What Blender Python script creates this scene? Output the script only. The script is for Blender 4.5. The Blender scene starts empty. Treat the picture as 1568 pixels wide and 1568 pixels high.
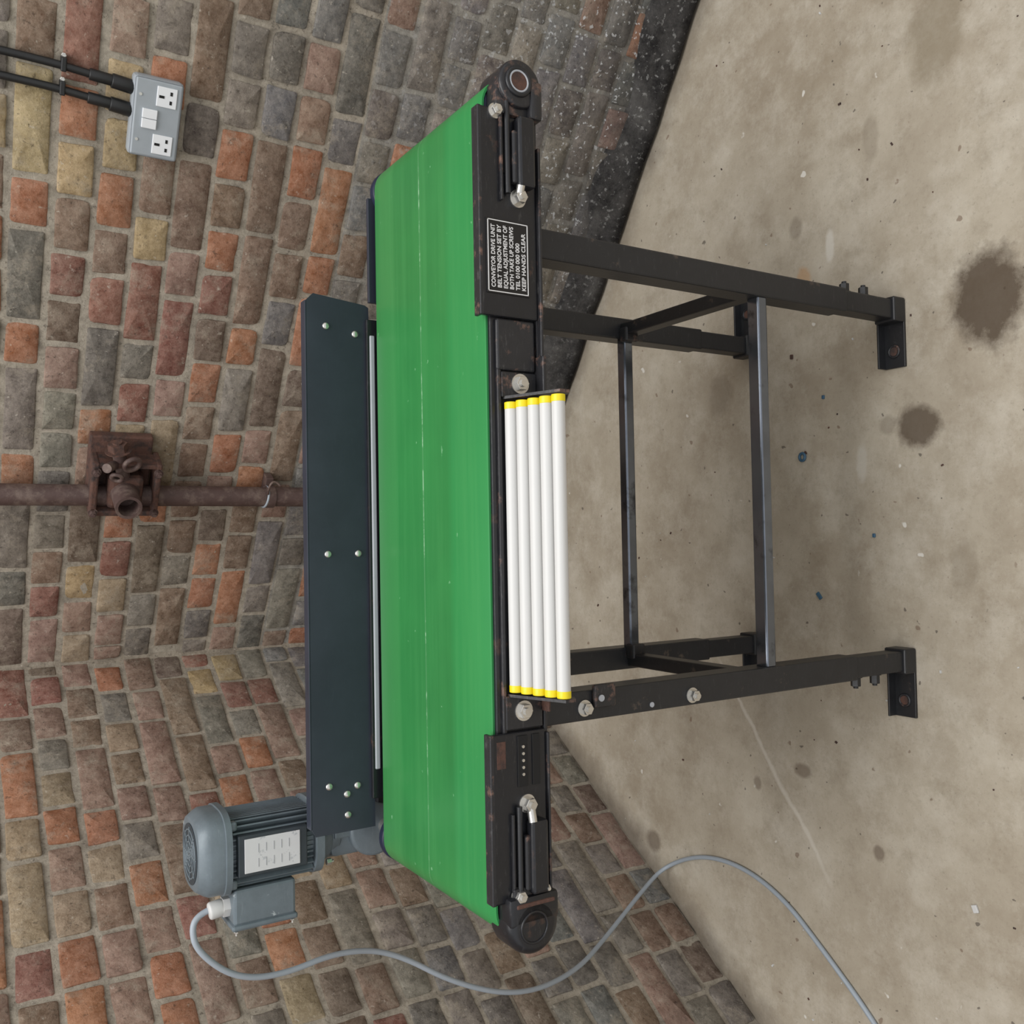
import bpy, bmesh, math, random
from mathutils import Vector, Matrix, noise
random.seed(7)
scene = bpy.context.scene
scene.view_settings.view_transform = 'Standard'

# ------------------------------------------------------------------ helpers
def lin(c):
    out = []
    for v in c[:3]:
        v = v / 255.0
        out.append(v / 12.92 if v <= 0.04045 else ((v + 0.055) / 1.055) ** 2.4)
    return (out[0], out[1], out[2], 1.0)

def N(nt, typ, **kw):
    n = nt.nodes.new(typ)
    for k, v in kw.items():
        setattr(n, k, v)
    return n

def mixc(nt, fac, a, b, blend='MIX'):
    m = N(nt, 'ShaderNodeMix', data_type='RGBA', blend_type=blend)
    for sock, val in ((m.inputs['Factor'], fac), (m.inputs[6], a), (m.inputs[7], b)):
        if isinstance(val, bpy.types.NodeSocket):
            nt.links.new(val, sock)
        else:
            sock.default_value = val
    return m.outputs[2]

def ramp(nt, src, lo, hi, v0=0.0, v1=1.0):
    m = N(nt, 'ShaderNodeMapRange')
    m.inputs['From Min'].default_value = lo
    m.inputs['From Max'].default_value = hi
    m.inputs['To Min'].default_value = v0
    m.inputs['To Max'].default_value = v1
    m.clamp = True
    nt.links.new(src, m.inputs['Value'])
    return m.outputs[0]

def math_(nt, op, a, b=0.0):
    m = N(nt, 'ShaderNodeMath', operation=op)
    for i, v in enumerate((a, b)):
        if isinstance(v, bpy.types.NodeSocket):
            nt.links.new(v, m.inputs[i])
        else:
            m.inputs[i].default_value = v
    return m.outputs[0]

def noise_(nt, vec, scale, detail=4, rough=0.6):
    n = N(nt, 'ShaderNodeTexNoise')
    n.inputs['Scale'].default_value = scale
    n.inputs['Detail'].default_value = detail
    n.inputs['Roughness'].default_value = rough
    nt.links.new(vec, n.inputs['Vector'])
    return n.outputs['Fac']

def base_mat(name):
    m = bpy.data.materials.new(name)
    m.use_nodes = True
    nt = m.node_tree
    bs = nt.nodes['Principled BSDF']
    tc = N(nt, 'ShaderNodeTexCoord')
    return m, nt, bs, tc.outputs['Object']

def bump(nt, bs, h, strength, dist=0.002):
    b = N(nt, 'ShaderNodeBump')
    b.inputs['Strength'].default_value = strength
    b.inputs['Distance'].default_value = dist
    nt.links.new(h, b.inputs['Height'])
    nt.links.new(b.outputs[0], bs.inputs['Normal'])

def mat(name, col, rough=0.5, metal=0.0, col2=None, scale=30, lo=0.5, hi=0.7, bmp=0.0, var=0.15, scuff=None):
    m, nt, bs, oc = base_mat(name)
    c = lin(col)
    bs.inputs['Roughness'].default_value = rough
    bs.inputs['Metallic'].default_value = metal
    n1 = noise_(nt, oc, scale, 5, 0.65)
    v = ramp(nt, n1, 0.3, 0.7, 0.0, 1.0)
    a, b = 1 - var, 1 + var * .7
    dark = (c[0] * a, c[1] * a, c[2] * a, 1)
    lite = (min(1, c[0] * b), min(1, c[1] * b), min(1, c[2] * b), 1)
    out = mixc(nt, v, dark, lite)
    if scuff:   # long thin scratches and dusty scuffs
        mp = N(nt, 'ShaderNodeMapping'); mp.inputs['Scale'].default_value = (1, 2.5, 5); mp.inputs['Rotation'].default_value = (.3, .5, .2)
        nt.links.new(oc, mp.inputs[0])
        out = mixc(nt, ramp(nt, noise_(nt, mp.outputs[0], 38, 7, .8), 0.57, 0.68, 0, .6), out, lin(scuff))
    if col2:
        n2 = noise_(nt, oc, scale * 0.7, 6, 0.7)
        out = mixc(nt, ramp(nt, n2, lo, hi), out, lin(col2))
    nt.links.new(out, bs.inputs['Base Color'])
    if bmp:
        bump(nt, bs, noise_(nt, oc, scale * 4, 4), bmp)
    return m

def link(ob, parent=None):
    scene.collection.objects.link(ob)
    if parent:
        ob.parent = parent
    return ob

def empty(name, loc=(0, 0, 0), rot=(0, 0, 0)):
    e = bpy.data.objects.new(name, None)
    e.empty_display_size = 0.1
    e.location = loc
    e.rotation_euler = rot
    scene.collection.objects.link(e)
    return e

def from_bm(bm, name, m, parent=None, smooth=False):
    bmesh.ops.recalc_face_normals(bm, faces=bm.faces)
    me = bpy.data.meshes.new(name)
    bm.to_mesh(me)
    bm.free()
    for mm in (m if isinstance(m, (list, tuple)) else [m]):
        me.materials.append(mm)
    if smooth:
        for p in me.polygons:
            p.use_smooth = True
    return link(bpy.data.objects.new(name, me), parent)

def add_box(bm, c, s, bev=0.0, rot=None):
    t = bmesh.new()
    bmesh.ops.create_cube(t, size=1)
    for v in t.verts:
        v.co = Vector((v.co.x * s[0], v.co.y * s[1], v.co.z * s[2]))
    if bev:
        bmesh.ops.bevel(t, geom=list(t.edges), offset=bev, segments=2, profile=0.5, affect='EDGES')
    if rot:
        t.transform(Matrix.Rotation(rot[0], 4, rot[1]))
    t.transform(Matrix.Translation(c))
    me = bpy.data.meshes.new('tmp'); t.to_mesh(me); t.free()
    bm.from_mesh(me); bpy.data.meshes.remove(me)

def add_cyl(bm, p0, p1, r, seg=24, bev=0.0, r2=None):
    p0 = Vector(p0); p1 = Vector(p1); d = p1 - p0
    t = bmesh.new()
    bmesh.ops.create_cone(t, cap_ends=True, segments=seg, radius1=r, radius2=r if r2 is None else r2, depth=d.length)
    if bev:
        es = [e for e in t.edges if abs(e.verts[0].co.z - e.verts[1].co.z) < 1e-6]
        bmesh.ops.bevel(t, geom=es, offset=bev, segments=3, profile=0.5, affect='EDGES')
    q = d.to_track_quat('Z', 'Y').to_matrix().to_4x4()
    t.transform(Matrix.Translation((p0 + p1) / 2) @ q)
    me = bpy.data.meshes.new('tmp'); t.to_mesh(me); t.free()
    bm.from_mesh(me); bpy.data.meshes.remove(me)

def shade(ob, ang=35):
    for p in ob.data.polygons:
        p.use_smooth = True
    bm = bmesh.new(); bm.from_mesh(ob.data)
    for e in bm.edges:
        e.smooth = (len(e.link_faces) == 2 and e.calc_face_angle(0) < math.radians(ang))
    bm.to_mesh(ob.data); bm.free()
    return ob

def box(name, c, s, m, parent=None, bev=0.002, rot=None):
    bm = bmesh.new(); add_box(bm, c, s, bev, rot)
    return from_bm(bm, name, m, parent)

def cyl(name, p0, p1, r, m, parent=None, seg=28, bev=0.0, r2=None):
    bm = bmesh.new(); add_cyl(bm, p0, p1, r, seg, bev, r2)
    return shade(from_bm(bm, name, m, parent))

def span(name, x0, x1, y0, y1, z0, z1, m, parent=None, bev=0.0015):
    return box(name, ((x0 + x1) / 2, (y0 + y1) / 2, (z0 + z1) / 2), (abs(x1 - x0), abs(y1 - y0), abs(z1 - z0)), m, parent, bev)

def torus(name, c, R, r, axis, m, parent=None):
    bm = bmesh.new()
    a = Vector(axis).normalized(); q = a.to_track_quat('Z', 'Y').to_matrix()
    S, T = 28, 10
    vs = [[bm.verts.new(Vector(c) + q @ Vector(((R + r * math.cos(2 * math.pi * j / T)) * math.cos(2 * math.pi * i / S),
          (R + r * math.cos(2 * math.pi * j / T)) * math.sin(2 * math.pi * i / S), r * math.sin(2 * math.pi * j / T)))) for j in range(T)] for i in range(S)]
    for i in range(S):
        for j in range(T):
            bm.faces.new((vs[i][j], vs[(i + 1) % S][j], vs[(i + 1) % S][(j + 1) % T], vs[i][(j + 1) % T]))
    return from_bm(bm, name, m, parent, True)

def path(name, pts, r, m, parent=None, cyclic=False):
    cu = bpy.data.curves.new(name, 'CURVE')
    cu.dimensions = '3D'; cu.bevel_depth = r; cu.bevel_resolution = 4; cu.resolution_u = 10; cu.use_fill_caps = True
    sp = cu.splines.new('NURBS'); sp.points.add(len(pts) - 1)
    for p, q in zip(sp.points, pts):
        p.co = (q[0], q[1], q[2], 1)
    sp.order_u = 3; sp.use_endpoint_u = True; sp.use_cyclic_u = cyclic
    cu.materials.append(m)
    return link(bpy.data.objects.new(name, cu), parent)

def bolt(name, c, r, axis, m, parent=None, washer=True, h=0.008):
    c = Vector(c); a = Vector(axis).normalized(); bm = bmesh.new()
    if washer:
        add_cyl(bm, c, c + a * 0.002, r * 1.35, 24)
    add_cyl(bm, c + a * 0.001, c + a * h, r, 6, 0.0006)
    add_cyl(bm, c + a * (h - .001), c + a * (h + 0.004), r * 0.5, 14)
    return from_bm(bm, name, m, parent)

# ------------------------------------------------------------------ materials
BLACK = mat('black_paint', (29, 30, 34), 0.32, 0.0, (84, 62, 52), 24, 0.61, 0.73, 0.15, scuff=(70, 69, 70))
BLACKT = mat('black_paint_worn_edge', (38, 38, 41), 0.4, 0.0, (120, 92, 80), 40, 0.56, 0.68, 0.2, scuff=(92, 91, 90))
BLACK2 = mat('black_paint_leg', (33, 34, 37), 0.40, 0.0, (96, 84, 74), 30, 0.61, 0.73, 0.15, scuff=(64, 64, 65))
NAVY = mat('navy_sheet', (44, 48, 60), 0.38, 0.0, (54, 59, 71), 6, 0.5, 0.8, scuff=(54, 59, 70))
RUST = mat('rust_brown', (96, 68, 58), 0.8, 0.1, (56, 47, 45), 60, 0.45, 0.65, 0.5)
CHROME = mat('zinc_bolt', (212, 210, 205), 0.26, 0.85)
STEEL = mat('cross_tube', (118, 124, 134), 0.16, 0.9, (52, 52, 54), 18, 0.56, 0.7)
WHITE = mat('white_pvc', (204, 204, 202), 0.45, var=.01)
YELL = mat('yellow_plastic', (232, 212, 30), 0.4, var=.02)
GREYL = mat('light_grey_strip', (172, 176, 182), 0.4, var=.05)
MOTOR = mat('motor_grey_paint', (106, 117, 124), 0.42, 0.1, (176, 184, 188), 25, 0.65, 0.69, 0.15, scuff=(126, 136, 142))
MOTD = mat('motor_dark_grille', (50, 58, 64), 0.5)
PLATE = mat('nameplate', (212, 212, 214), 0.4, 0.1, (186, 188, 192), 60, 0.6, 0.62, var=.02)
CABLE = mat('grey_cable', (158, 167, 176), 0.45, var=.04)
CABLEB = mat('black_cable', (30, 31, 32), 0.45)
PIPE = mat('brown_pipe', (86, 68, 64), 0.6, 0.1, (116, 100, 92), 40, 0.48, 0.66, 0.4)
SOCK = mat('socket_metal', (158, 165, 171), 0.5, 0.15, var=.05)
SOCKW = mat('socket_white', (226, 229, 232), 0.4, var=.01)
HOLE = mat('dark_slot', (14, 14, 15), 0.7)
BLUEP = mat('blue_plastic', (60, 95, 120), 0.4)
DGREY = mat('drum_dark', (28, 34, 58), 0.5)
TEXTM = mat('label_white', (225, 225, 225), 0.5, var=.01)
LABEL = mat('label_black', (20, 20, 22), 0.35)

def belt_material():
    m, nt, bs, oc = base_mat('green_belt')
    sp = N(nt, 'ShaderNodeSeparateXYZ'); nt.links.new(oc, sp.inputs[0])
    n = noise_(nt, oc, 5, 3)
    base = mixc(nt, ramp(nt, n, 0.3, 0.7), lin((44, 120, 62)), lin((50, 131, 68)))
    # slightly different shade bands running the length of the belt
    base = mixc(nt, ramp(nt, sp.outputs[1], 0.10, 0.12, 0.45, 0.0), base, lin((46, 144, 80)))
    base = mixc(nt, ramp(nt, sp.outputs[1], 0.29, 0.30, 0.0, 0.5), base, lin((68, 142, 80)))
    mp = N(nt, 'ShaderNodeMapping'); mp.inputs['Scale'].default_value = (1.0, 30, 1)
    nt.links.new(oc, mp.inputs[0])
    base = mixc(nt, ramp(nt, noise_(nt, mp.outputs[0], 1.6, 4), 0.45, 0.75, 0, 0.35), base, lin((74, 150, 86)))
    d = math_(nt, 'ABSOLUTE', math_(nt, 'SUBTRACT', sp.outputs[1], 0.2))
    ln = ramp(nt, d, 0.0008, 0.0022, 1.0, 0.0)
    br = ramp(nt, noise_(nt, oc, 28, 4, 0.7), 0.5, 0.62, 0.12, 0.75)
    base = mixc(nt, math_(nt, 'MULTIPLY', ln, br), base, lin((160, 200, 165)))
    base = mixc(nt, ramp(nt, noise_(nt, oc, 70, 3, 0.4), 0.74, 0.78, 0, 0.6), base, lin((130, 185, 140)))
    nt.links.new(base, bs.inputs['Base Color'])
    bs.inputs['Roughness'].default_value = 0.34
    bs.inputs['Specular IOR Level'].default_value = 0.45
    return m
BELT = belt_material()

def brick_material(name, speck):
    m, nt, bs, oc = base_mat(name)
    at = N(nt, 'ShaderNodeAttribute', attribute_name='Col')
    col = at.outputs['Color']
    n1 = noise_(nt, oc, 34, 10, 0.82)
    col = mixc(nt, ramp(nt, n1, 0.34, 0.66, 0.0, 1.0), mixc(nt, 0.46, col, (0.02, 0.018, 0.016, 1)), mixc(nt, 0.24, col, (0.85, 0.78, 0.66, 1)))
    # lime and mortar smears
    n2 = noise_(nt, oc, 13, 9, 0.8)
    col = mixc(nt, ramp(nt, n2, 0.52, 0.68, 0.0, 0.66), col, lin((184, 173, 156)))
    # soot and damp
    n3 = noise_(nt, oc, 5, 7, 0.72)
    col = mixc(nt, ramp(nt, n3, 0.52, 0.76, 0.0, 0.42), col, lin((94, 86, 79)))
    n4 = noise_(nt, oc, 90, 6, 0.75)
    col = mixc(nt, ramp(nt, n4, 0.57, 0.66, 0.0, 0.6), col, lin((62, 54, 49)))
    n5 = noise_(nt, oc, 75, 5, 0.7)
    col = mixc(nt, ramp(nt, n5, 0.62, 0.70, 0.0, 0.55), col, lin((214, 206, 192)))
    sp = N(nt, 'ShaderNodeSeparateXYZ'); nt.links.new(oc, sp.inputs[0])
    if speck:
        soot = math_(nt, 'MULTIPLY', ramp(nt, sp.outputs[2], 0.10, 0.42, 1.0, 0.0), ramp(nt, noise_(nt, oc, 4, 6, .7), 0.3, 0.62, 0.1, 0.8))
        col = mixc(nt, soot, col, lin((72, 71, 72)))
        hz = ramp(nt, sp.outputs[2], 0.25, 0.85, 1.0, 0.0)
        rx = ramp(nt, sp.outputs[0], 0.30, 0.95, 0.2, 1.0)
        msk = math_(nt, 'MULTIPLY', hz, rx)
        s1 = ramp(nt, noise_(nt, oc, 95, 3, 0.5), 0.61, 0.66, 0.0, 0.8)
        col = mixc(nt, math_(nt, 'MULTIPLY', s1, msk), col, lin((218, 220, 222)))
    nt.links.new(col, bs.inputs['Base Color'])
    bs.inputs['Roughness'].default_value = 0.95
    bs.inputs['Specular IOR Level'].default_value = 0.15
    h = math_(nt, 'ADD', noise_(nt, oc, 60, 9, 0.8), math_(nt, 'MULTIPLY', noise_(nt, oc, 14, 4), 1.0))
    bump(nt, bs, h, 0.75, 0.009)
    return m

# ------------------------------------------------------------------ room geometry
CX, CY = -0.404, 2.734
DR = Vector((0.851, -0.525, 0)).normalized()      # along right-hand wall, away from the corner
DL = Vector((-0.525, -0.851, 0)).normalized()     # along left-hand wall
NR = Vector((-DR.y, DR.x, 0)) * -1                # into the room
if NR.dot(Vector((0, -1, 0))) < 0: NR = -NR
NL = Vector((DL.y, -DL.x, 0))
if NL.dot(Vector((1, 0, 0))) < 0: NL = -NL
C0 = Vector((CX, CY, 0))

PAL = {'orange': (190, 118, 76), 'red': (150, 86, 70), 'brown': (138, 108, 86), 'buff': (178, 154, 122), 'grey': (136, 129, 120),
       'dgrey': (106, 101, 97), 'tan': (204, 176, 126), 'pink': (162, 126, 110), 'umber': (110, 86, 72), 'blue': (120, 121, 123)}
MUTE = (136, 118, 102)
for k_ in PAL:
    PAL[k_] = tuple(a * .93 + b * .07 for a, b in zip(PAL[k_], MUTE))

def pick(w):
    k = list(w); return PAL[random.choices(k, [w[i] for i in k])[0]]

def brick_wall(name, d, n, L, H, side, m):
    bm = bmesh.new()
    cl = bm.loops.layers.float_color.new('Col')
    def P(s, z, o):
        return C0 + d * s + n * o + Vector((0, 0, z))
    def setc(f, c):
        for l in f.loops:
            l[cl] = c
    ns, nz = int(L / 0.035), int(H / 0.035)
    grid = [[bm.verts.new(P(L * i / ns, H * j / nz, -0.0025 + 0.003 * noise.noise(Vector((i * .9, j * .9, side * 7))))) for j in range(nz + 1)] for i in range(ns + 1)]
    for i in range(ns):
        for j in range(nz):
            f = bm.faces.new((grid[i][j], grid[i + 1][j], grid[i + 1][j + 1], grid[i][j + 1]))
            zz = H * j / nz
            b = (188, 178, 162) if (side == 1 or zz > 0.75) else (168, 165, 158)
            k = random.uniform(-6, 6)
            setc(f, lin([x + k for x in b])); f.smooth = True
    # solid backing
    b0 = [P(-0.03, 0, -0.03), P(L, 0, -0.03), P(L, H, -0.03), P(-0.03, H, -0.03)]
    b1 = [P(-0.2, 0, -0.22), P(L, 0, -0.22), P(L, H, -0.22), P(-0.2, H, -0.22)]
    v0 = [bm.verts.new(p) for p in b0]; v1 = [bm.verts.new(p) for p in b1]
    for f in [(v0), (v1[::-1])]:
        setc(bm.faces.new(f), lin((140, 130, 116)))
    for i in range(4):
        setc(bm.faces.new((v0[i], v0[(i + 1) % 4], v1[(i + 1) % 4], v1[i])), lin((140, 130, 116)))
    if side == 0:   # uneven mortar fillet filling the internal corner
        mm = 90; prev = None
        for j in range(mm + 1):
            z = H * j / mm; w = 0.009 + 0.004 * noise.noise(Vector((0, z * 9, 4)))
            cur = [bm.verts.new(C0 + DR * w * 1.4 + NR * -0.004 + Vector((0, 0, z))), bm.verts.new(C0 + (DR + DL) * w * .45 + Vector((0, 0, z))),
                   bm.verts.new(C0 + DL * w * 1.4 + NL * -0.004 + Vector((0, 0, z)))]
            if prev:
                for q_ in (0, 1):
                    f = bm.faces.new((prev[q_], prev[q_ + 1], cur[q_ + 1], cur[q_])); setc(f, lin((156, 144, 128))); f.smooth = True
            prev = cur
    ch = 0.0775; mo = 0.0125
    row = 0; z = 0.0
    while z < H - ch * 0.5:
        s = -random.uniform(0, 0.1)
        header_row = (row % 4 != 2)
        k = 0
        while s < L:
            if header_row:
                ln = random.uniform(0.100, 0.122)
                if random.random() < 0.13: ln = random.uniform(0.18, 0.225)
            else:
                ln = random.uniform(0.19, 0.225) if k % 2 == 0 else random.uniform(0.10, 0.12)
            k += 1
            a, b = max(0.004, s + mo / 2), min(L, s + ln - mo / 2)
            s += ln
            if b - a < 0.03: continue
            sm = (a + b) / 2
            wob = 0.007 * noise.noise(Vector((sm * 2.0, row * .3, side)))
            z0, z1 = z + mo / 2 + wob, z + ch - mo / 2 + wob
            z0 = max(z0, 0.0)
            big = noise.noise(Vector((sm * 1.6, z * 2.2, side * 11.0)))
            if side == 0:
                if z < 0.62:
                    w = {'blue': 6, 'grey': 4, 'dgrey': 3, 'orange': 0.3, 'brown': 1.0, 'pink': 0.7}
                elif z < 0.95:
                    w = {'blue': 2, 'grey': 3.5, 'dgrey': 1.6, 'orange': 1.3, 'brown': 2.2, 'pink': 1.8, 'red': 0.8, 'umber': 0.8}
                else:
                    w = {'grey': 3.0, 'dgrey': 1.2, 'orange': 2.3 + 4 * max(0, big), 'brown': 3.0, 'pink': 1.8, 'red': 1.5, 'umber': 1.0, 'buff': 0.8, 'tan': 0.1 + (1.8 if (z > 1.15 and sm > 1.0) else 0)}
            else:
                if z < 0.7:
                    w = {'grey': 3.5, 'blue': 1.5, 'pink': 3, 'brown': 2.4, 'dgrey': 1.2, 'orange': 0.4, 'umber': 1.3}
                else:
                    w = {'orange': 1.7 + 3 * max(0, big), 'brown': 4, 'buff': 2.0, 'grey': 2.0, 'red': 1.5, 'pink': 2.8, 'tan': 0.3, 'umber': 0.8}
            c = pick(w); j = random.uniform(-10, 10)
            col = lin([max(5, min(250, x + j + random.uniform(-3, 3))) for x in c])
            q = lambda: random.uniform(-0.002, 0.002)
            out = random.uniform(-0.001, 0.004)
            cor = [(a + q(), z0 + q()), (b + q(), z0 + q()), (b + q(), z1 + q()), (a + q(), z1 + q())]
            ctr = (sum(p[0] for p in cor) / 4, sum(p[1] for p in cor) / 4)
            ring = []
            for ii in range(4):
                p = cor[ii]; pn = cor[(ii + 1) % 4]; pp = cor[ii - 1]
                def to(p, r, dd):
                    v = Vector((r[0] - p[0], r[1] - p[1])); v.normalize(); return (p[0] + v.x * dd, p[1] + v.y * dd)
                cr = random.uniform(0.0025, 0.006) if random.random() < .85 else random.uniform(.008, .016)
                dx = math.copysign(cr * .28, ctr[0] - p[0]); dz = math.copysign(cr * .28, ctr[1] - p[1])
                ring += [to(p, pp, cr), (p[0] + dx, p[1] + dz), to(p, pn, cr)]
                for t_ in (.35, .65):
                    ring.append((p[0] + (pn[0] - p[0]) * t_ + q() * .6, p[1] + (pn[1] - p[1]) * t_ + q() * .6))
            r0 = [bm.verts.new(P(x, max(0, y), -0.02)) for x, y in ring]
            r1 = [bm.verts.new(P(x, max(0, y), out - 0.002)) for x, y in ring]
            ins = []
            for x, y in ring:
                v = Vector((ctr[0] - x, ctr[1] - y)); v.normalize()
                ins.append(bm.verts.new(P(x + v.x * 0.003, y + v.y * 0.003, out + q() * .3)))
            nn = len(ring)
            cv = bm.verts.new(P(ctr[0], ctr[1], out + q() * .5))
            for i in range(nn):
                i2 = (i + 1) % nn
                setc(bm.faces.new((r0[i], r0[i2], r1[i2], r1[i])), col)
                setc(bm.faces.new((r1[i], r1[i2], ins[i2], ins[i])), col)
                f = bm.faces.new((ins[i], ins[i2], cv)); setc(f, col); f.smooth = True
        z += ch; row += 1
    me = bpy.data.meshes.new(name); bm.to_mesh(me); bm.free(); me.materials.append(m)
    return link(bpy.data.objects.new(name, me))

brick_wall('wall_right', DR, NR, 4.2, 2.75, 0, brick_material('old_brick_right', True))
brick_wall('wall_left', DL, NL, 4.0, 2.75, 1, brick_material('old_brick_left', False))

# sooty rendered plinth at the foot of the right wall
def plinth():
    m, nt, bs, oc = base_mat('plinth_render')
    c = mixc(nt, ramp(nt, noise_(nt, oc, 9, 8, 0.8), 0.38, 0.66), lin((48, 47, 48)), lin((108, 106, 104)))
    sp = N(nt, 'ShaderNodeSeparateXYZ'); nt.links.new(oc, sp.inputs[0])
    rx = ramp(nt, sp.outputs[0], 0.3, 1.0, 0.15, 1.0)
    c = mixc(nt, math_(nt, 'MULTIPLY', rx, ramp(nt, noise_(nt, oc, 75, 4, 0.6), 0.58, 0.66, 0, 0.7)), c, lin((182, 182, 180)))
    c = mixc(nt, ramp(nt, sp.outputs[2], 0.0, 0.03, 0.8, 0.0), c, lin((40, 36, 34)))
    nt.links.new(c, bs.inputs['Base Color']); bs.inputs['Roughness'].default_value = 0.95
    bs.inputs['Specular IOR Level'].default_value = 0.15
    bump(nt, bs, noise_(nt, oc, 30, 9, 0.8), 0.9, 0.014)
    bm = bmesh.new(); n = 260; L = 4.15; prof = [(0.0, -0.005), (0.026, 0.010), (0.018, 0.04), (0.014, 0.075), (0.005, 0.115), (-0.01, 0.125)]
    rows = []
    for i in range(n + 1):
        s = 0.012 + L * i / n
        rows.append([bm.verts.new(C0 + DR * s + NR * (o + (0.010 * noise.noise(Vector((s * 9, k * .4, 3))) if 0 < k < 5 else 0)) + Vector((0, 0, max(0.0, z + (0.05 * noise.noise(Vector((s * 5, 0, 9))) if k > 2 else 0))))) for k, (o, z) in enumerate(prof)])
    for i in range(n):
        for k in range(len(prof) - 1):
            bm.faces.new((rows[i][k], rows[i + 1][k], rows[i + 1][k + 1], rows[i][k + 1]))
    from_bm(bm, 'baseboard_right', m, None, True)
plinth()

def floor():
    m, nt, bs, oc = base_mat('concrete_floor')
    c = mixc(nt, ramp(nt, noise_(nt, oc, 2.4, 7, 0.7), 0.34, 0.66), lin((158, 146, 128)), lin((190, 181, 164)))
    c = mixc(nt, ramp(nt, noise_(nt, oc, 6, 9, 0.78), 0.47, 0.66, 0, 0.6), c, lin((204, 197, 183)))
    c = mixc(nt, ramp(nt, noise_(nt, oc, 10, 9, 0.8), 0.51, 0.72, 0, 0.55), c, lin((140, 128, 110)))
    c = mixc(nt, ramp(nt, noise_(nt, oc, 3.5, 9, 0.75), 0.53, 0.62, 0, 0.35), c, lin((148, 135, 115)))
    c = mixc(nt, ramp(nt, noise_(nt, oc, 130, 5, 0.65), 0.58, 0.70, 0, 0.3), c, lin((116, 107, 96)))
    c = mixc(nt, ramp(nt, noise_(nt, oc, 38, 2, 0.4), 0.735, 0.76, 0, 0.6), c, lin((112, 88, 70)))
    c = mixc(nt, ramp(nt, noise_(nt, oc, 60, 2, 0.4), 0.735, 0.76, 0, 0.7), c, lin((80, 72, 66)))
    c = mixc(nt, ramp(nt, noise_(nt, oc, 28, 2, 0.4), 0.745, 0.77, 0, 0.8), c, lin((225, 222, 214)))
    # grime where the floor meets the two walls
    sp = N(nt, 'ShaderNodeSeparateXYZ'); nt.links.new(oc, sp.inputs[0])
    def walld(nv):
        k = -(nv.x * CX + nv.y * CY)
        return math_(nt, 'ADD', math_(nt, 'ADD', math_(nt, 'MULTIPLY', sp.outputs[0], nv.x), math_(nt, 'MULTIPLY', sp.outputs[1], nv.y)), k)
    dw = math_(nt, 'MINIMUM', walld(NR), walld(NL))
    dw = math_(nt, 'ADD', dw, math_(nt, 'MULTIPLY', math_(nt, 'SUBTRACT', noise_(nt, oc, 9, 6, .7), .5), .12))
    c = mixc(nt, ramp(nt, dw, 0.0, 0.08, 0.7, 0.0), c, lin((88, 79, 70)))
    # pale scraped line across the slab, from the stand towards the left
    pa, pb = Vector((-0.36, 1.62)), Vector((-0.72, 1.34))
    dv = (pb - pa).normalized(); nv = Vector((-dv.y, dv.x))
    dl = math_(nt, 'ADD', math_(nt, 'ADD', math_(nt, 'MULTIPLY', sp.outputs[0], nv.x), math_(nt, 'MULTIPLY', sp.outputs[1], nv.y)), -nv.dot(pa))
    dl = math_(nt, 'ABSOLUTE', math_(nt, 'ADD', dl, math_(nt, 'MULTIPLY', math_(nt, 'SUBTRACT', noise_(nt, oc, 5, 4), .5), .05)))
    al = math_(nt, 'ADD', math_(nt, 'ADD', math_(nt, 'MULTIPLY', sp.outputs[0], dv.x), math_(nt, 'MULTIPLY', sp.outputs[1], dv.y)), -dv.dot(pa))
    seg = math_(nt, 'MULTIPLY', ramp(nt, al, -0.03, 0.03), ramp(nt, al, (pb - pa).length, (pb - pa).length + .1, 1.0, 0.0))
    c = mixc(nt, math_(nt, 'MULTIPLY', seg, ramp(nt, dl, 0.002, 0.007, 0.6, 0.0)), c, lin((216, 210, 198)))
    wob = noise_(nt, oc, 22, 6, 0.7)
    for (x, y, rx, ry, st, cc) in [(0.385, 0.955, 0.094, 0.072, 0.88, (78, 64, 50)), (0.165, 1.094, 0.043, 0.050, 0.82, (84, 70, 56)),
                                (0.9, 1.06, 0.10, 0.06, 0.5, (128, 116, 94)), (0.17, 1.16, 0.02, 0.02, 0.4, (120, 108, 94)),
                                (0.46, 1.36, 0.02, 0.018, 0.5, (104, 90, 76)), (-0.56, 1.37, 0.016, 0.026, 0.55, (94, 76, 60)), (0.62, 1.39, 0.025, 0.02, 0.4, (110, 98, 84)),
                                (-0.86, 1.86, 0.03, 0.03, 0.6, (90, 75, 62)), (-0.68, 1.18, .016, .014, .6, (98, 82, 68)), (-0.62, 1.5, .016, .012, .5, (100, 84, 70)), (0.28, 1.62, 0.05, 0.04, 0.3, (110, 98, 84)),
                                (0.56, 1.30, 0.035, 0.012, 0.7, (214, 210, 200)), (0.50, 1.37, 0.03, 0.02, 0.45, (190, 140, 84)), (0.10, 1.22, .04, .014, .5, (206, 202, 192)),
                                (-0.1, 1.0, .05, .03, .35, (126, 114, 96)), (0.75, 1.2, .05, .02, .3, (120, 108, 92)), (1.05, 1.15, .05, .05, .3, (128, 116, 96))]:
        mp = N(nt, 'ShaderNodeMapping', vector_type='POINT')
        mp.inputs['Location'].default_value = (-x / rx, -y / ry, 0)
        mp.inputs['Scale'].default_value = (1 / rx, 1 / ry, 0)
        nt.links.new(oc, mp.inputs[0])
        ln = N(nt, 'ShaderNodeVectorMath', operation='LENGTH'); nt.links.new(mp.outputs[0], ln.inputs[0])
        dd = math_(nt, 'ADD', ln.outputs['Value'], math_(nt, 'MULTIPLY', math_(nt, 'SUBTRACT', wob, 0.5), 1.0))
        c = mixc(nt, ramp(nt, dd, 0.7, 1.12, st, 0.0), c, lin(cc))
    nt.links.new(c, bs.inputs['Base Color'])
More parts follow.
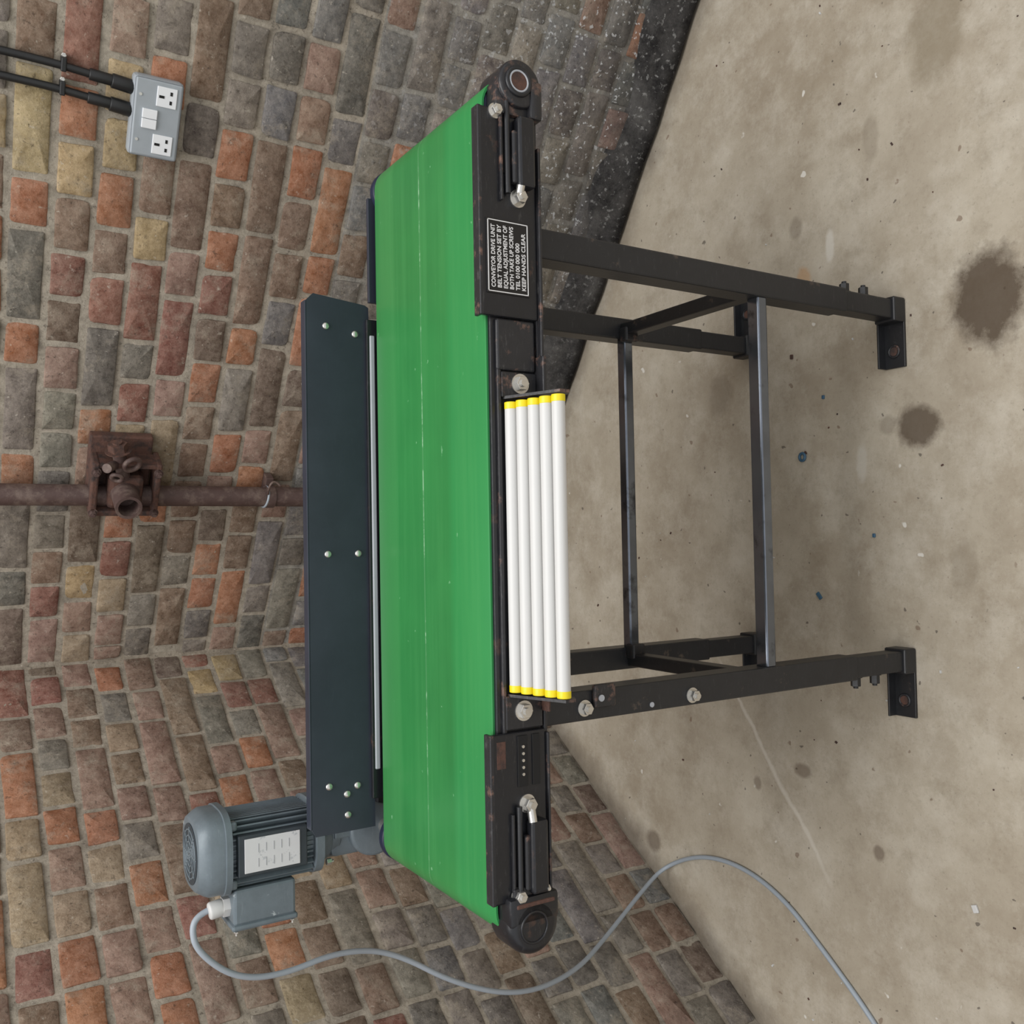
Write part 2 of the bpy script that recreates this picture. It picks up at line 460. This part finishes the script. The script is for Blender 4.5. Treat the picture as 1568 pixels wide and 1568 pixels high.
    bs.inputs['Roughness'].default_value = 0.7
    bs.inputs['Specular IOR Level'].default_value = 0.3
    bump(nt, bs, math_(nt, 'ADD', noise_(nt, oc, 90, 6, 0.7), noise_(nt, oc, 9, 4)), 0.25, 0.003)
    bm = bmesh.new()
    add_box(bm, (0.6, 0.6, -0.05), (7.5, 6.5, 0.1))
    from_bm(bm, 'floor', m)
floor()

# ------------------------------------------------------------------ conveyor
ROT = math.radians(2.0)
cv = empty('belt_conveyor', (0.02, 1.109, 0), (0, 0, ROT))

def belt():
    bm = bmesh.new(); x0, x1, zc, R, th = -.570, .556, 0.905, 0.041, 0.004
    prof = []
    for xc, a0 in ((x1, 90), (x0, 270)):
        for k in range(17):
            a = math.radians(a0 - 180 * k / 16)
            prof.append((xc, math.cos(a), math.sin(a)))
    ys = [0.000, 0.003, 0.1, 0.2, 0.29, 0.369, 0.373]
    def ringv(r, y):
        return [bm.verts.new((px + c * r, y, zc + s * r)) for px, c, s in prof]
    outer = [ringv(R if 0 < i < len(ys) - 1 else R - .001, y) for i, y in enumerate(ys)]
    inner = [ringv(R - th, y) for y in (ys[0], ys[-1])]
    n = len(prof)
    for a, b in list(zip(outer[:-1], outer[1:])) + [(inner[0], outer[0]), (outer[-1], inner[1]), (inner[1], inner[0])]:
        for i in range(n):
            bm.faces.new((a[i], a[(i + 1) % n], b[(i + 1) % n], b[i]))
    shade(from_bm(bm, 'belt', BELT, cv), 50)
belt()
for i, sx in enumerate((-.570, .556)):
    cyl('drum_%d' % (i + 1), (sx, 0.002, .905), (sx, .385, .905), 0.036, DGREY, cv, 36, 0.003)
    cyl('drum_collar_%d' % (i + 1), (sx, 0.374, .905), (sx, .392, .905), 0.042, DGREY, cv, 36, 0.004)

# bed and rails
span('slider_bed', -.5, .5, .02, .36, .925, .939, BLACK, cv)
span('front_rail', -.555, .545, -.006, .002, .868, .942, BLACK, cv)
span('front_rail_lower_flange', -.553, .543, -.012, .03, .862, .868, BLACKT, cv)
span('front_rail_top_bead', -.33, .25, -.011, .001, .928, .934, BLACKT, cv)
span('back_rail', -.555, .545, .376, .386, .866, .936, BLACK, cv)
span('back_rail_end_plate', .36, .545, .386, .394, .905, .953, NAVY, cv)
span('side_plate_right', .252, .545, -.016, -.006, .867, .960, BLACK, cv, .003)
span('side_plate_right_lip', .252, .545, -.016, .002, .956, .962, BLACKT, cv)
span('side_plate_left', -.555, -.325, -.016, -.006, .868, .957, BLACK, cv, .003)
span('side_plate_left_lip', -.555, -.325, -.016, .002, .953, .959, BLACKT, cv)
span('joint_plate', .178, .25, -.013, -.006, .872, .935, BLACKT, cv, .003)
span('joint_plate_low', .14, .20, -.030, -.006, .864, .870, BLACKT, cv)
span('side_plate_right_foot', .20, .50, -.022, -.006, .862, .867, BLACKT, cv)
span('side_plate_left_foot', -.55, -.33, -.020, -.006, .864, .868, BLACKT, cv)

def tensioner(sx, x0, x1, tag):
    span('tensioner_block_' + tag, x0, x1, -.034, -.016, .878, .905, BLACK, cv, .004)
    span('tensioner_block_step_' + tag, x0 + .005, x1 - .02, -.028, -.016, .902, .912, BLACKT, cv, .003)
    span('tensioner_top_rib_' + tag, x0 - .02, x1 + .01, -.022, -.016, .925, .929, BLACKT, cv, .001)
    span('tensioner_slot_' + tag, x0 + .02, x1 - .01, -.0175, -.0158, .914, .922, HOLE, cv, 0)
    cyl('tensioner_rod_' + tag, (x0 - .01, -.022, .918), (x1 + .02, -.022, .918), .004, BLACK2, cv, 12)
tensioner(1, .435, .535, 'right')
tensioner(-1, -.545, -.445, 'left')
bolt('adjuster_bolt_right', (.422, -.016, .899), .0095, (0, -1, 0), CHROME, cv, True, .014)
cyl('adjuster_stud_right', (.422, -.024, .901), (.437, -.030, .901), .006, CHROME, cv, 12)
bolt('adjuster_bolt_left', (-.424, -.016, .902), .0095, (0, -1, 0), CHROME, cv, True, .014)
cyl('adjuster_stud_left', (-.447, -.030, .901), (-.424, -.024, .901), .006, CHROME, cv, 12)
bolt('cap_bolt_right', (.540, -.016, .934), .008, (0, -1, 0), CHROME, cv, True, .01)
bolt('cap_bolt_left', (-.546, -.018, .920), .0085, (0, -1, 0), CHROME, cv, True, .012)
span('end_tab_left', -.556, -.535, -.024, -.016, .872, .930, BLACKT, cv, .002)
bolt('tab_bolt_left', (-.540, -.024, .880), .005, (0, -1, 0), CHROME, cv, False, .008)
span('slot_plate', -.40, -.33, -.018, -.0158, .900, .916, HOLE, cv, .0005)
for k in range(5):
    cyl('slot_screw_%d' % k, (-.345 - k * .0095, -.0195, .908), (-.345 - k * .0095, -.0155, .908), .0022, CHROME, cv, 8)
span('slot_plate_low', -.40, -.33, -.018, -.0158, .880, .892, HOLE, cv, .0005)
span('rust_patch_left', -.372, -.335, -.0166, -.0155, .935, .949, RUST, cv, .0003)

# bearing end housings
bm = bmesh.new()
add_cyl(bm, (.582, -.03, .899), (.582, .03, .899), .034, 40, .004)
add_box(bm, (.560, .0, .901), (.046, .045, .070), .004)
add_box(bm, (.562, -.018, .874), (.055, .03, .020), .004)
shade(from_bm(bm, 'bearing_housing_right', BLACKT, cv))
torus('bearing_ring_right', (.583, -.031, .903), .0185, .0035, (0, 1, 0), BLACK2, cv)
torus('bearing_ring_inner_right', (.583, -.0325, .903), .0145, .0016, (0, 1, 0), GREYL, cv)
cyl('bearing_bore_right', (.583, -.033, .903), (.583, -.02, .903), .014, RUST, cv)
bm = bmesh.new()
add_cyl(bm, (-.587, -.03, .900), (-.587, .03, .900), .041, 40, .012)
add_box(bm, (-.566, -.002, .900), (.04, .056, .080), .006)
shade(from_bm(bm, 'bearing_housing_left', BLACK, cv))
torus('bearing_rim_left', (-.589, -.0300, .902), .021, .0018, (0, 1, 0), BLACK, cv)
span('bearing_rust_left', -.560, -.554, -.032, -.028, .868, .930, RUST, cv, .002)

# warning label
span('warning_label', .283, .388, -.0175, -.0158, .882, .952, LABEL, cv, .0003)
for (a, b, c, d) in ((.285, .386, .9487, .9500), (.285, .386, .884, .8853), (.285, .2863, .884, .9500), (.3847, .386, .884, .9500)):
    span('label_border', a, b, -.0181, -.0175, c, d, TEXTM, cv, 0)
lines = ['CONVEYOR DRIVE UNIT', 'BELT TENSION SET BY', 'EQUAL ADJUSTMENT OF', 'BOTH TAKE UP SCREWS', 'TEL 0100 000 000', 'KEEP HANDS CLEAR']
for i, t in enumerate(lines):
    cu = bpy.data.curves.new('label_text_%d' % i, 'FONT'); cu.body = t; cu.size = 0.0090; cu.align_x = 'LEFT'
    cu.extrude = 0.0002; cu.offset = 0.00016; cu.materials.append(TEXTM)
    ob = bpy.data.objects.new('label_text_%d' % i, cu); link(ob, cv)
    bpy.context.view_layer.update()
    w = ob.dimensions.x
    sc = min(1.0, 0.088 / w) if w > 0 else 1
    ob.scale = (sc, 1, 1)
    ob.rotation_euler = (math.radians(90), 0, 0); ob.location = (.291, -.0178, .9385 - i * .0100)

# white transfer rollers
for i in range(5):
    y = -.019 - .0180 * i; z = .9175 - .0074 * i; g = .0012 * i
    x0, x1 = -.268 - g * .4, .131 + g * .6
    cyl('transfer_roller_%d' % (i + 1), (x0 + .008, y, z), (x1 - .008, y, z), .0092, WHITE, cv, 28)
    cyl('roller_cap_a_%d' % (i + 1), (x0 - .001, y, z), (x0 + .009, y, z), .0096, YELL, cv, 28, .001)
    cyl('roller_cap_b_%d' % (i + 1), (x1 - .009, y, z), (x1 + .001, y, z), .0096, YELL, cv, 28, .001)
for tag, x in (('a', -.2745), ('b', .1395)):
    bm = bmesh.new()
    vs = [(-.006, .870), (-.006, .926), (-.02, .920), (-.098, .890), (-.098, .874), (-.085, .866)]
    lo = [bm.verts.new((x - .002, a, b)) for a, b in vs]; hi = [bm.verts.new((x + .002, a, b)) for a, b in vs]
    bm.faces.new(lo); bm.faces.new(hi[::-1])
    for i in range(len(vs)):
        bm.faces.new((lo[i], lo[(i + 1) % 6], hi[(i + 1) % 6], hi[i]))
    from_bm(bm, 'roller_bracket_' + tag, BLACKT, cv)
span('bracket_tab_a', -.322, -.275, -.012, -.006, .870, .930, BLACKT, cv)
span('bracket_tab_b', .140, .176, -.012, -.006, .870, .928, BLACKT, cv)
span('bracket_rust_a', -.300, -.277, -.03, -.012, .868, .872, RUST, cv)
bolt('bracket_bolt_a', (-.297, -.012, .902), .0105, (0, -1, 0), CHROME, cv, True, .009)
bolt('bracket_bolt_b', (.160, -.012, .898), .0105, (0, -1, 0), CHROME, cv, True, .009)

# back guard panel
def guard():
    bm = bmesh.new(); y = .394; th = .003
    pts = [(-.549, .951), (.352, .951), (.356, .958), (.366, 1.052), (.354, 1.064), (-.538, 1.064), (-.549, 1.058)]
    a = [bm.verts.new((x, y, z)) for x, z in pts]; b = [bm.verts.new((x, y + th, z)) for x, z in pts]
    bm.faces.new(a); bm.faces.new(b[::-1]); n = len(pts)
    for i in range(n):
        bm.faces.new((a[i], a[(i + 1) % n], b[(i + 1) % n], b[i]))
    add_box(bm, (-.092, y + .010, 1.0655), (.89, .020, .003), .001)
    add_box(bm, (-.092, y + .019, 1.056), (.89, .002, .02), .0005)
    from_bm(bm, 'back_guard_panel', NAVY, cv)
guard()
span('guard_support', -.5, .33, .386, .394, .90, .958, BLACK, cv)
span('white_edge_strip', -.45, .302, .3835, .3935, .944, .953, GREYL, cv, .002)
for k, (x, z) in enumerate([(.312, 1.030), (.303, .977), (-.078, 1.031), (-.078, .976), (-.469, 1.034), (-.474, .983), (-.486, 1.002), (-.521, 1.001)]):
    bm = bmesh.new(); bmesh.ops.create_uvsphere(bm, u_segments=16, v_segments=8, radius=.0062)
    for v in bm.verts: v.co.y *= .5
    bm.transform(Matrix.Translation((x, .393, z)))
    from_bm(bm, 'guard_screw_%d' % k, CHROME, cv, True)

# stand
XL, XR = -.305, .372
YF, YB = .022, .402
LW = .044
def angle_leg(tag, x, y, ztop):
    bm = bmesh.new()
    add_box(bm, (x, y, (ztop + .17) / 2), (LW, LW, ztop - .17), .003)
    add_box(bm, (x, y, .095), (LW * .86, LW * .86, .18), .003)
    from_bm(bm, 'leg_' + tag, BLACK2, cv)
angle_leg('front_right', XR, YF, .866)
angle_leg('front_left', XL, YF, .866)
angle_leg('back_right', XR, YB, .90)
angle_leg('back_left', XL, YB, .90)
def foot(tag, x, y, dx):
    bm = bmesh.new()
    c = x + dx * .045
    add_box(bm, (c, y, .003), (.130, .046, .006), .001)
    add_box(bm, (c, y + .022, .014), (.130, .004, .024), .001)
    add_box(bm, (x, y - .001, .018), (.048, .046, .034), .003)
    from_bm(bm, 'foot_' + tag, BLACK2, cv)
    torus('foot_hole_rim_' + tag, (x + dx * .078, y, .007), .011, .0025, (0, 0, 1), BLACKT, cv)
    cyl('foot_hole_' + tag, (x + dx * .078, y, .005), (x + dx * .078, y, .0075), .009, RUST, cv)
foot('front_right', XR, YF, -1)
foot('front_left', XL, YF, -1)
foot('back_right', XR, YB, 1)
foot('back_left', XL, YB, -1)
for tag, x, sx in (('right', XR, 1), ('left', XL, -1)):
    for k, z in enumerate((.095, .15)):
        bolt('height_bolt_%s_%d' % (tag, k), (x + sx * .019, YF, z), .009, (sx, 0, 0), BLACK2, cv, True, .018)
span('cross_tube_front', XL + .02, XR - .02, YF - .018, YF + .008, .378, .400, STEEL, cv, .003)
span('cross_tube_back', XL + .02, XR - .02, YB - .033, YB - .009, .376, .398, STEEL, cv, .003)
for tag, x in (('right', XR), ('left', XL)):
    span('depth_tube_' + tag, x - .016, x + .010, YF + .02, YB - .02, .366, .398, BLACK2, cv, .003)
    span('weld_gusset_' + tag, x - .03 * (1 if x > 0 else -1), x, YB - .045, YB - .02, .370, .402, BLACKT, cv, .004)
    span('top_cross_' + tag, x - .02, x + .02, YF, YB, .835, .866, BLACK2, cv, .003)
bolt('leg_bolt_1', (XL - .003, YF - .0225, .789), .0090, (0, -1, 0), CHROME, cv, True, .012)
bolt('leg_bolt_2', (XL - .006, YF - .0225, .577), .0090, (0, -1, 0), CHROME, cv, True, .012)
span('leg_bracket', XL - .004, XL + .030, -.008, 0, .735, .775, BLACKT, cv, .003)
cyl('leg_bracket_hole', (XL + .010, -.0095, .763), (XL + .010, -.004, .763), .005, GREYL, cv)
cyl('leg_hole', (XL - .012, -.0015, .66), (XL - .012, .002, .66), .004, GREYL, cv)
bolt('leg_bolt_back', (XR, YB - .024, .84), .008, (0, -1, 0), CHROME, cv, True, .008)

# ------------------------------------------------------------------ motor
mo = empty('electric_motor', (-.572, 1.602, 0), (0, 0, ROT))
def super_prism(name, sections, ex, m, seg=64):
    """stack of rounded-square rings: (z, radius)"""
    bm = bmesh.new(); rings = []
    for z, r in sections:
        ring = []
        for i in range(seg):
            a = 2 * math.pi * i / seg; c, s = math.cos(a), math.sin(a)
            ring.append(bm.verts.new((math.copysign(abs(c) ** (2 / ex), c) * r, math.copysign(abs(s) ** (2 / ex), s) * r, z)))
        rings.append(ring)
    for a, b in zip(rings[:-1], rings[1:]):
        for i in range(seg):
            bm.faces.new((a[i], a[(i + 1) % seg], b[(i + 1) % seg], b[i]))
    bm.faces.new(rings[0]); bm.faces.new(rings[-1])
    return shade(from_bm(bm, name, m, mo), 30)
super_prism('fan_cowl', [(1.190, .069), (1.214, .069), (1.221, .066), (1.233, .058), (1.234, .056)], 3.2, MOTOR)
super_prism('fan_cowl_band', [(1.181, .066), (1.182, .0715), (1.192, .0715), (1.193, .069)], 3.2, MOTOR)
cyl('fan_grille', (0, 0, 1.233), (0, 0, 1.2352), .050, MOTD, mo, 40)
for k, R in enumerate((.010, .020, .030, .040)):
    torus('grille_ring_%d' % k, (0, 0, 1.2355), R, .0013, (0, 0, 1), MOTOR, mo)
for k in range(4):
    box('grille_spoke_%d' % k, (0, 0, 1.2358), (.09, .0025, .0015), MOTOR, mo, .0005, (math.pi * k / 4, 'Z'))
bm = bmesh.new(); add_cyl(bm, (0, 0, 1.035), (0, 0, 1.184), .054, 48)
for k in range(44):
    a = 2 * math.pi * k / 44
    rr = .060 / max(.78, max(abs(math.cos(a)), abs(math.sin(a)))) * .93
    t = bmesh.new(); bmesh.ops.create_cube(t, size=1)
    for v in t.verts: v.co = Vector(((rr if v.co.x > 0 else .05), v.co.y * .0028, v.co.z * .138 + 1.109))
    t.transform(Matrix.Rotation(a, 4, 'Z')); me = bpy.data.meshes.new('t'); t.to_mesh(me); t.free(); bm.from_mesh(me)
from_bm(bm, 'finned_body', MOTOR, mo)
box('nameplate_pad', (.0, -.062, 1.114), (.068, .014, .118), MOTD, mo, .002)
box('nameplate', (.0, -.070, 1.116), (.056, .002, .094), PLATE, mo, .0005)
GT = mat('nameplate_print', (150, 152, 156), .5)
for k in range(5):
    for j in range(2):
        box('nameplate_line_%d%d' % (k, j), (-.013 + .024 * j, -.0712, 1.088 + .013 * k), (.014, .0006, .0009), GT, mo, 0)
super_prism('end_flange', [(1.020, .062), (1.022, .065), (1.036, .065), (1.038, .062)], 2.9, MOTOR)
cyl('end_shield', (0, 0, 1.0), (0, 0, 1.024), .050, MOTOR, mo, 40, .004, .058)
box('terminal_box', (-.088, -.014, 1.124), (.060, .078, .106), MOTOR, mo, .005)
box('terminal_box_lid', (-.121, -.014, 1.124), (.010, .084, .112), MOTOR, mo, .004)
for k, (y, z) in enumerate([(-.048, 1.172), (.020, 1.172), (-.048, 1.076), (.020, 1.076)]):
    bolt('lid_screw_%d' % k, (-.126, y, z), .004, (-1, 0, 0), CHROME, mo, False, .004)
cyl('cable_gland_base', (-.092, -.020, 1.176), (-.092, -.020, 1.188), .017, WHITE, mo, 6)
cyl('cable_gland', (-.092, -.020, 1.186), (-.095, -.020, 1.210), .0145, WHITE, mo, 20, .004)
for sgn in (-1, 1):
    box('lug_%d' % sgn, (.048 * sgn, -.05, 1.178), (.016, .016, .014), MOTOR, mo, .004)
    bolt('flange_bolt_%d' % sgn, (.045 * sgn, -.045, 1.014), .006, (0, 0, -1), CHROME, mo, False, .01)
bm = bmesh.new()
add_box(bm, (.0, 0, .955), (.085, .09, .10), .012)
add_cyl(bm, (0, -.06, .925), (0, .05, .925), .047, 36, .006)
add_cyl(bm, (0, 0, .985), (0, 0, 1.005), .05, 36, .004)
shade(from_bm(bm, 'gearbox', MOTOR, mo))
box('gearbox_rib', (.0, -.048, .965), (.014, .012, .07), MOTOR, mo, .003)
cyl('output_shaft', (0.005, -.115, .906), (0.005, -.05, .906), .014, CHROME, mo)
box('torque_arm', (.03, -.05, .90), (.10, .012, .04), BLACK, mo, .003)

# ------------------------------------------------------------------ power cable
pts = [(-.666, 1.585, 1.206), (-.669, 1.583, 1.224), (-.686, 1.578, 1.238), (-.726, 1.572, 1.230), (-.785, 1.57, 1.168), (-.806, 1.58, 1.086), (-.800, 1.6, .971),
       (-.836, 1.62, .858), (-.928, 1.60, .727), (-.992, 1.60, .575), (-1.012, 1.655, .40), (-.995, 1.73, .254), (-.942, 1.79, .095), (-.909, 1.812, .006),
       (-.838, 1.68, .0055), (-.822, 1.545, .0055), (-.852, 1.422, .0055), (-.9216, 1.317, .0055), (-1.021, 1.181, .0055), (-1.2, 1.0, .0055), (-1.36, .74, .0055)]
path('power_cable', pts, .0052, CABLE)

# ------------------------------------------------------------------ vertical pipe with fitting
wa = math.atan2(DR.y, DR.x)
pp = empty('wall_pipe', (.040, 2.402, 0), (0, 0, wa))   # local x along wall, -y into the room
cyl('pipe', (0, 0, 0), (0, 0, 2.7), .0255, PIPE, pp, 28)
span('bracket_plate', -.030, .150, .018, .045, 1.150, 1.290, RUST, pp, .004)
span('flange_lower', -.038, .108, -.04, .03, 1.134, 1.148, RUST, pp, .004)
span('flange_upper', -.038, .108, -.04, .03, 1.272, 1.288, RUST, pp, .004)
span('valve_body', -.020, .07, -.035, .02, 1.17, 1.25, RUST, pp, .012)
for k, (x0, x1, z0, z1) in enumerate(((-.036, -.022, 1.145, 1.275), (.094, .106, 1.145, 1.275))):
    span('clamp_strap_%d' % k, x0, x1, -.038, .02, z0, z1, RUST, pp, .003)
bm = bmesh.new(); S = 28
rings = []
for (r, y) in ((.033, -.03), (.030, -.04), (.030, -.098), (.023, -.098), (.022, -.05)):
    rings.append([bm.verts.new((.024 + r * math.cos(2 * math.pi * i / S), y, 1.212 + r * math.sin(2 * math.pi * i / S))) for i in range(S)])
for a, b in zip(rings[:-1], rings[1:]):
    for i in range(S):
        bm.faces.new((a[i], a[(i + 1) % S], b[(i + 1) % S], b[i]))
bm.faces.new(rings[-1])
shade(from_bm(bm, 'open_stub', PIPE, pp))
cyl('valve_branch', (.06, -.02, 1.215), (.140, -.02, 1.235), .015, PIPE, pp)
bolt('valve_nut', (.132, -.02, 1.233), .022, (1, 0, .2), RUST, pp, True, .02)
cyl('valve_lug', (.10, -.03, 1.24), (.11, -.065, 1.262), .011, PIPE, pp)
torus('valve_ring', (.112, -.048, 1.205), .018, .006, (0.3, 1, 0.3), PIPE, pp)
torus('valve_ring_small', (.075, -.046, 1.235), .012, .005, (0.5, 1, -0.3), PIPE, pp)
for k, (x, z) in enumerate([(.085, 1.142), (.085, 1.279), (-.025, 1.142), (-.025, 1.279)]):
    bolt('valve_bolt_%d' % k, (x, -.038, z), .008, (0, -1, 0), PIPE, pp, True, .012)
for k, z in enumerate((.84, 2.1)):
    cyl('pipe_clip_%d' % k, (0, 0, z), (0, 0, z + .022), .029, PIPE, pp)
    span('pipe_clip_bar_%d' % k, -.045, .045, .018, .05, z, z + .02, PIPE, pp, .002)
torus('pipe_tie', (0, 0, .862), .027, .003, (.15, 0, 1), CABLE, pp)
path('tie_end', [(.02, -.02, .862), (.05, -.03, .868), (.062, -.02, .85), (.048, -.025, .836)], .003, PIPE, pp)

# ------------------------------------------------------------------ double socket on right wall
so = empty('double_wall_socket', (.806, 1.988, 1.219), (0, 0, wa))
span('back_box', -.077, .077, -.032, .0, -.048, .048, SOCK, so, .008)
span('face_plate', -.074, .074, -.038, -.032, -.045, .045, SOCK, so, .004)
for k, x in enumerate((-.046, .046)):
    span('outlet_%d' % k, x - .019, x + .019, -.0400, -.037, -.034, .004, SOCKW, so, .001)
    span('slot_e_%d' % k, x - .0025, x + .0025, -.0406, -.0395, -.010, .0, HOLE, so, 0)
    span('slot_l_%d' % k, x - .012, x - .005, -.0406, -.0395, -.025, -.0205, HOLE, so, 0)
    span('slot_n_%d' % k, x + .005, x + .012, -.0406, -.0395, -.025, -.0205, HOLE, so, 0)
for k, x in enumerate((-.0095, .0095)):
    span('switch_%d' % k, x - .009, x + .009, -.0425, -.037, .0, .028, SOCKW, so, .001)
for k, x in enumerate((-.043, .043)):
    cyl('plate_screw_%d' % k, (x, -.0395, .034), (x, -.037, .034), .003, CHROME, so, 10)
for k, x in enumerate((.005, .048)):
    cyl('gland_%d' % k, (x, -.016, .044), (x + .004, -.016, .085), .014, CABLEB, so, 16, .002)
    cyl('gland_sleeve_%d' % k, (x + .004, -.016, .08), (x + .006, -.014, .125), .011, CABLEB, so, 16, .002)
    path('feed_cable_%d' % k, [(x + .004, -.016, .08), (x + .006, -.014, .12), (x + .012, -.012, .2), (x + .012, -.012, .5), (x + .01, -.012, 1.0), (x + .01, -.012, 1.5)], .0075, CABLEB, so)
    span('cable_clip_%d' % k, x + .0, x + .026, -.022, .0, .165, .175, CABLEB, so, .002)
    bolt('clip_screw_%d' % k, (x + .028, -.004, .17), .005, (0, -1, 0), CHROME, so, False, .008)

# ------------------------------------------------------------------ small litter on floor
db = empty('floor_debris')
torus('blue_ring', (.119, 1.37, .003), .008, .003, (0, 0.1, 1), BLUEP, db)
box('white_chip', (-.717, .977, .003), (.014, .010, .005), WHITE, db, .001, (.4, 'Z'))
box('blue_chip', (-.178, 1.325, .0025), (.016, .008, .004), BLUEP, db, .001, (.7, 'Z'))
box('blue_crumb', (-.047, 1.19, .0022), (.008, .006, .004), BLUEP, db, .001)
box('dark_chip', (.243, 1.315, .0022), (.008, .006, .004), BLUEP, db, .001)
box('orange_chip', (.34, 1.40, .0022), (.010, .007, .004), RUST, db, .001)
bm = bmesh.new(); bm2 = bmesh.new()
for k in range(90):
    x, y = random.uniform(-1.2, 1.5), random.uniform(.75, 2.3)
    p = Vector((x, y, 0)) - C0
    if p.dot(NR) < .06 or p.dot(NL) < .06: continue
    s = random.uniform(.0015, .0038)
    add_box(bm if k % 3 else bm2, (x, y, s * .4), (s * random.uniform(1, 2), s, s * .8), 0, (random.uniform(0, 3), 'Z'))
from_bm(bm, 'dark_crumbs', RUST, db); from_bm(bm2, 'pale_crumbs', WHITE, db)

# ------------------------------------------------------------------ light
w = bpy.data.worlds.new('World'); scene.world = w; w.use_nodes = True
bg = w.node_tree.nodes['Background']; bg.inputs[0].default_value = (0.98, 0.985, 1.0, 1); bg.inputs[1].default_value = 0.88
def area(name, loc, target, sx, sy, power, col=(1, 1, 1)):
    l = bpy.data.lights.new(name, 'AREA'); l.shape = 'RECTANGLE'; l.size = sx; l.size_y = sy; l.energy = power; l.color = col
    o = bpy.data.objects.new(name, l); o.location = loc
    o.rotation_euler = (Vector(target) - Vector(loc)).to_track_quat('-Z', 'Y').to_euler(); scene.collection.objects.link(o)
area('skylight', (0.2, 0.7, 4.2), (0.1, 1.3, 0), 2.8, 2.0, 100, (1, .985, .96))

# ------------------------------------------------------------------ camera (phone held sideways: world up is picture left)
th = math.radians(32.0)
cd = bpy.data.cameras.new('camera'); cam = bpy.data.objects.new('camera', cd); scene.collection.objects.link(cam)
s_, c_ = math.sin(th), math.cos(th)
X = Vector((0, -s_, -c_)); Y = Vector((1, 0, 0)); Z = Vector((0, -c_, s_))
M = Matrix((X, Y, Z)).transposed().to_4x4(); M.translation = Vector((0, 0, 1.6))
cam.matrix_world = M
cd.sensor_width = 36; cd.lens = 36 * 1420 / 1568; cd.clip_start = 0.02
scene.camera = cam
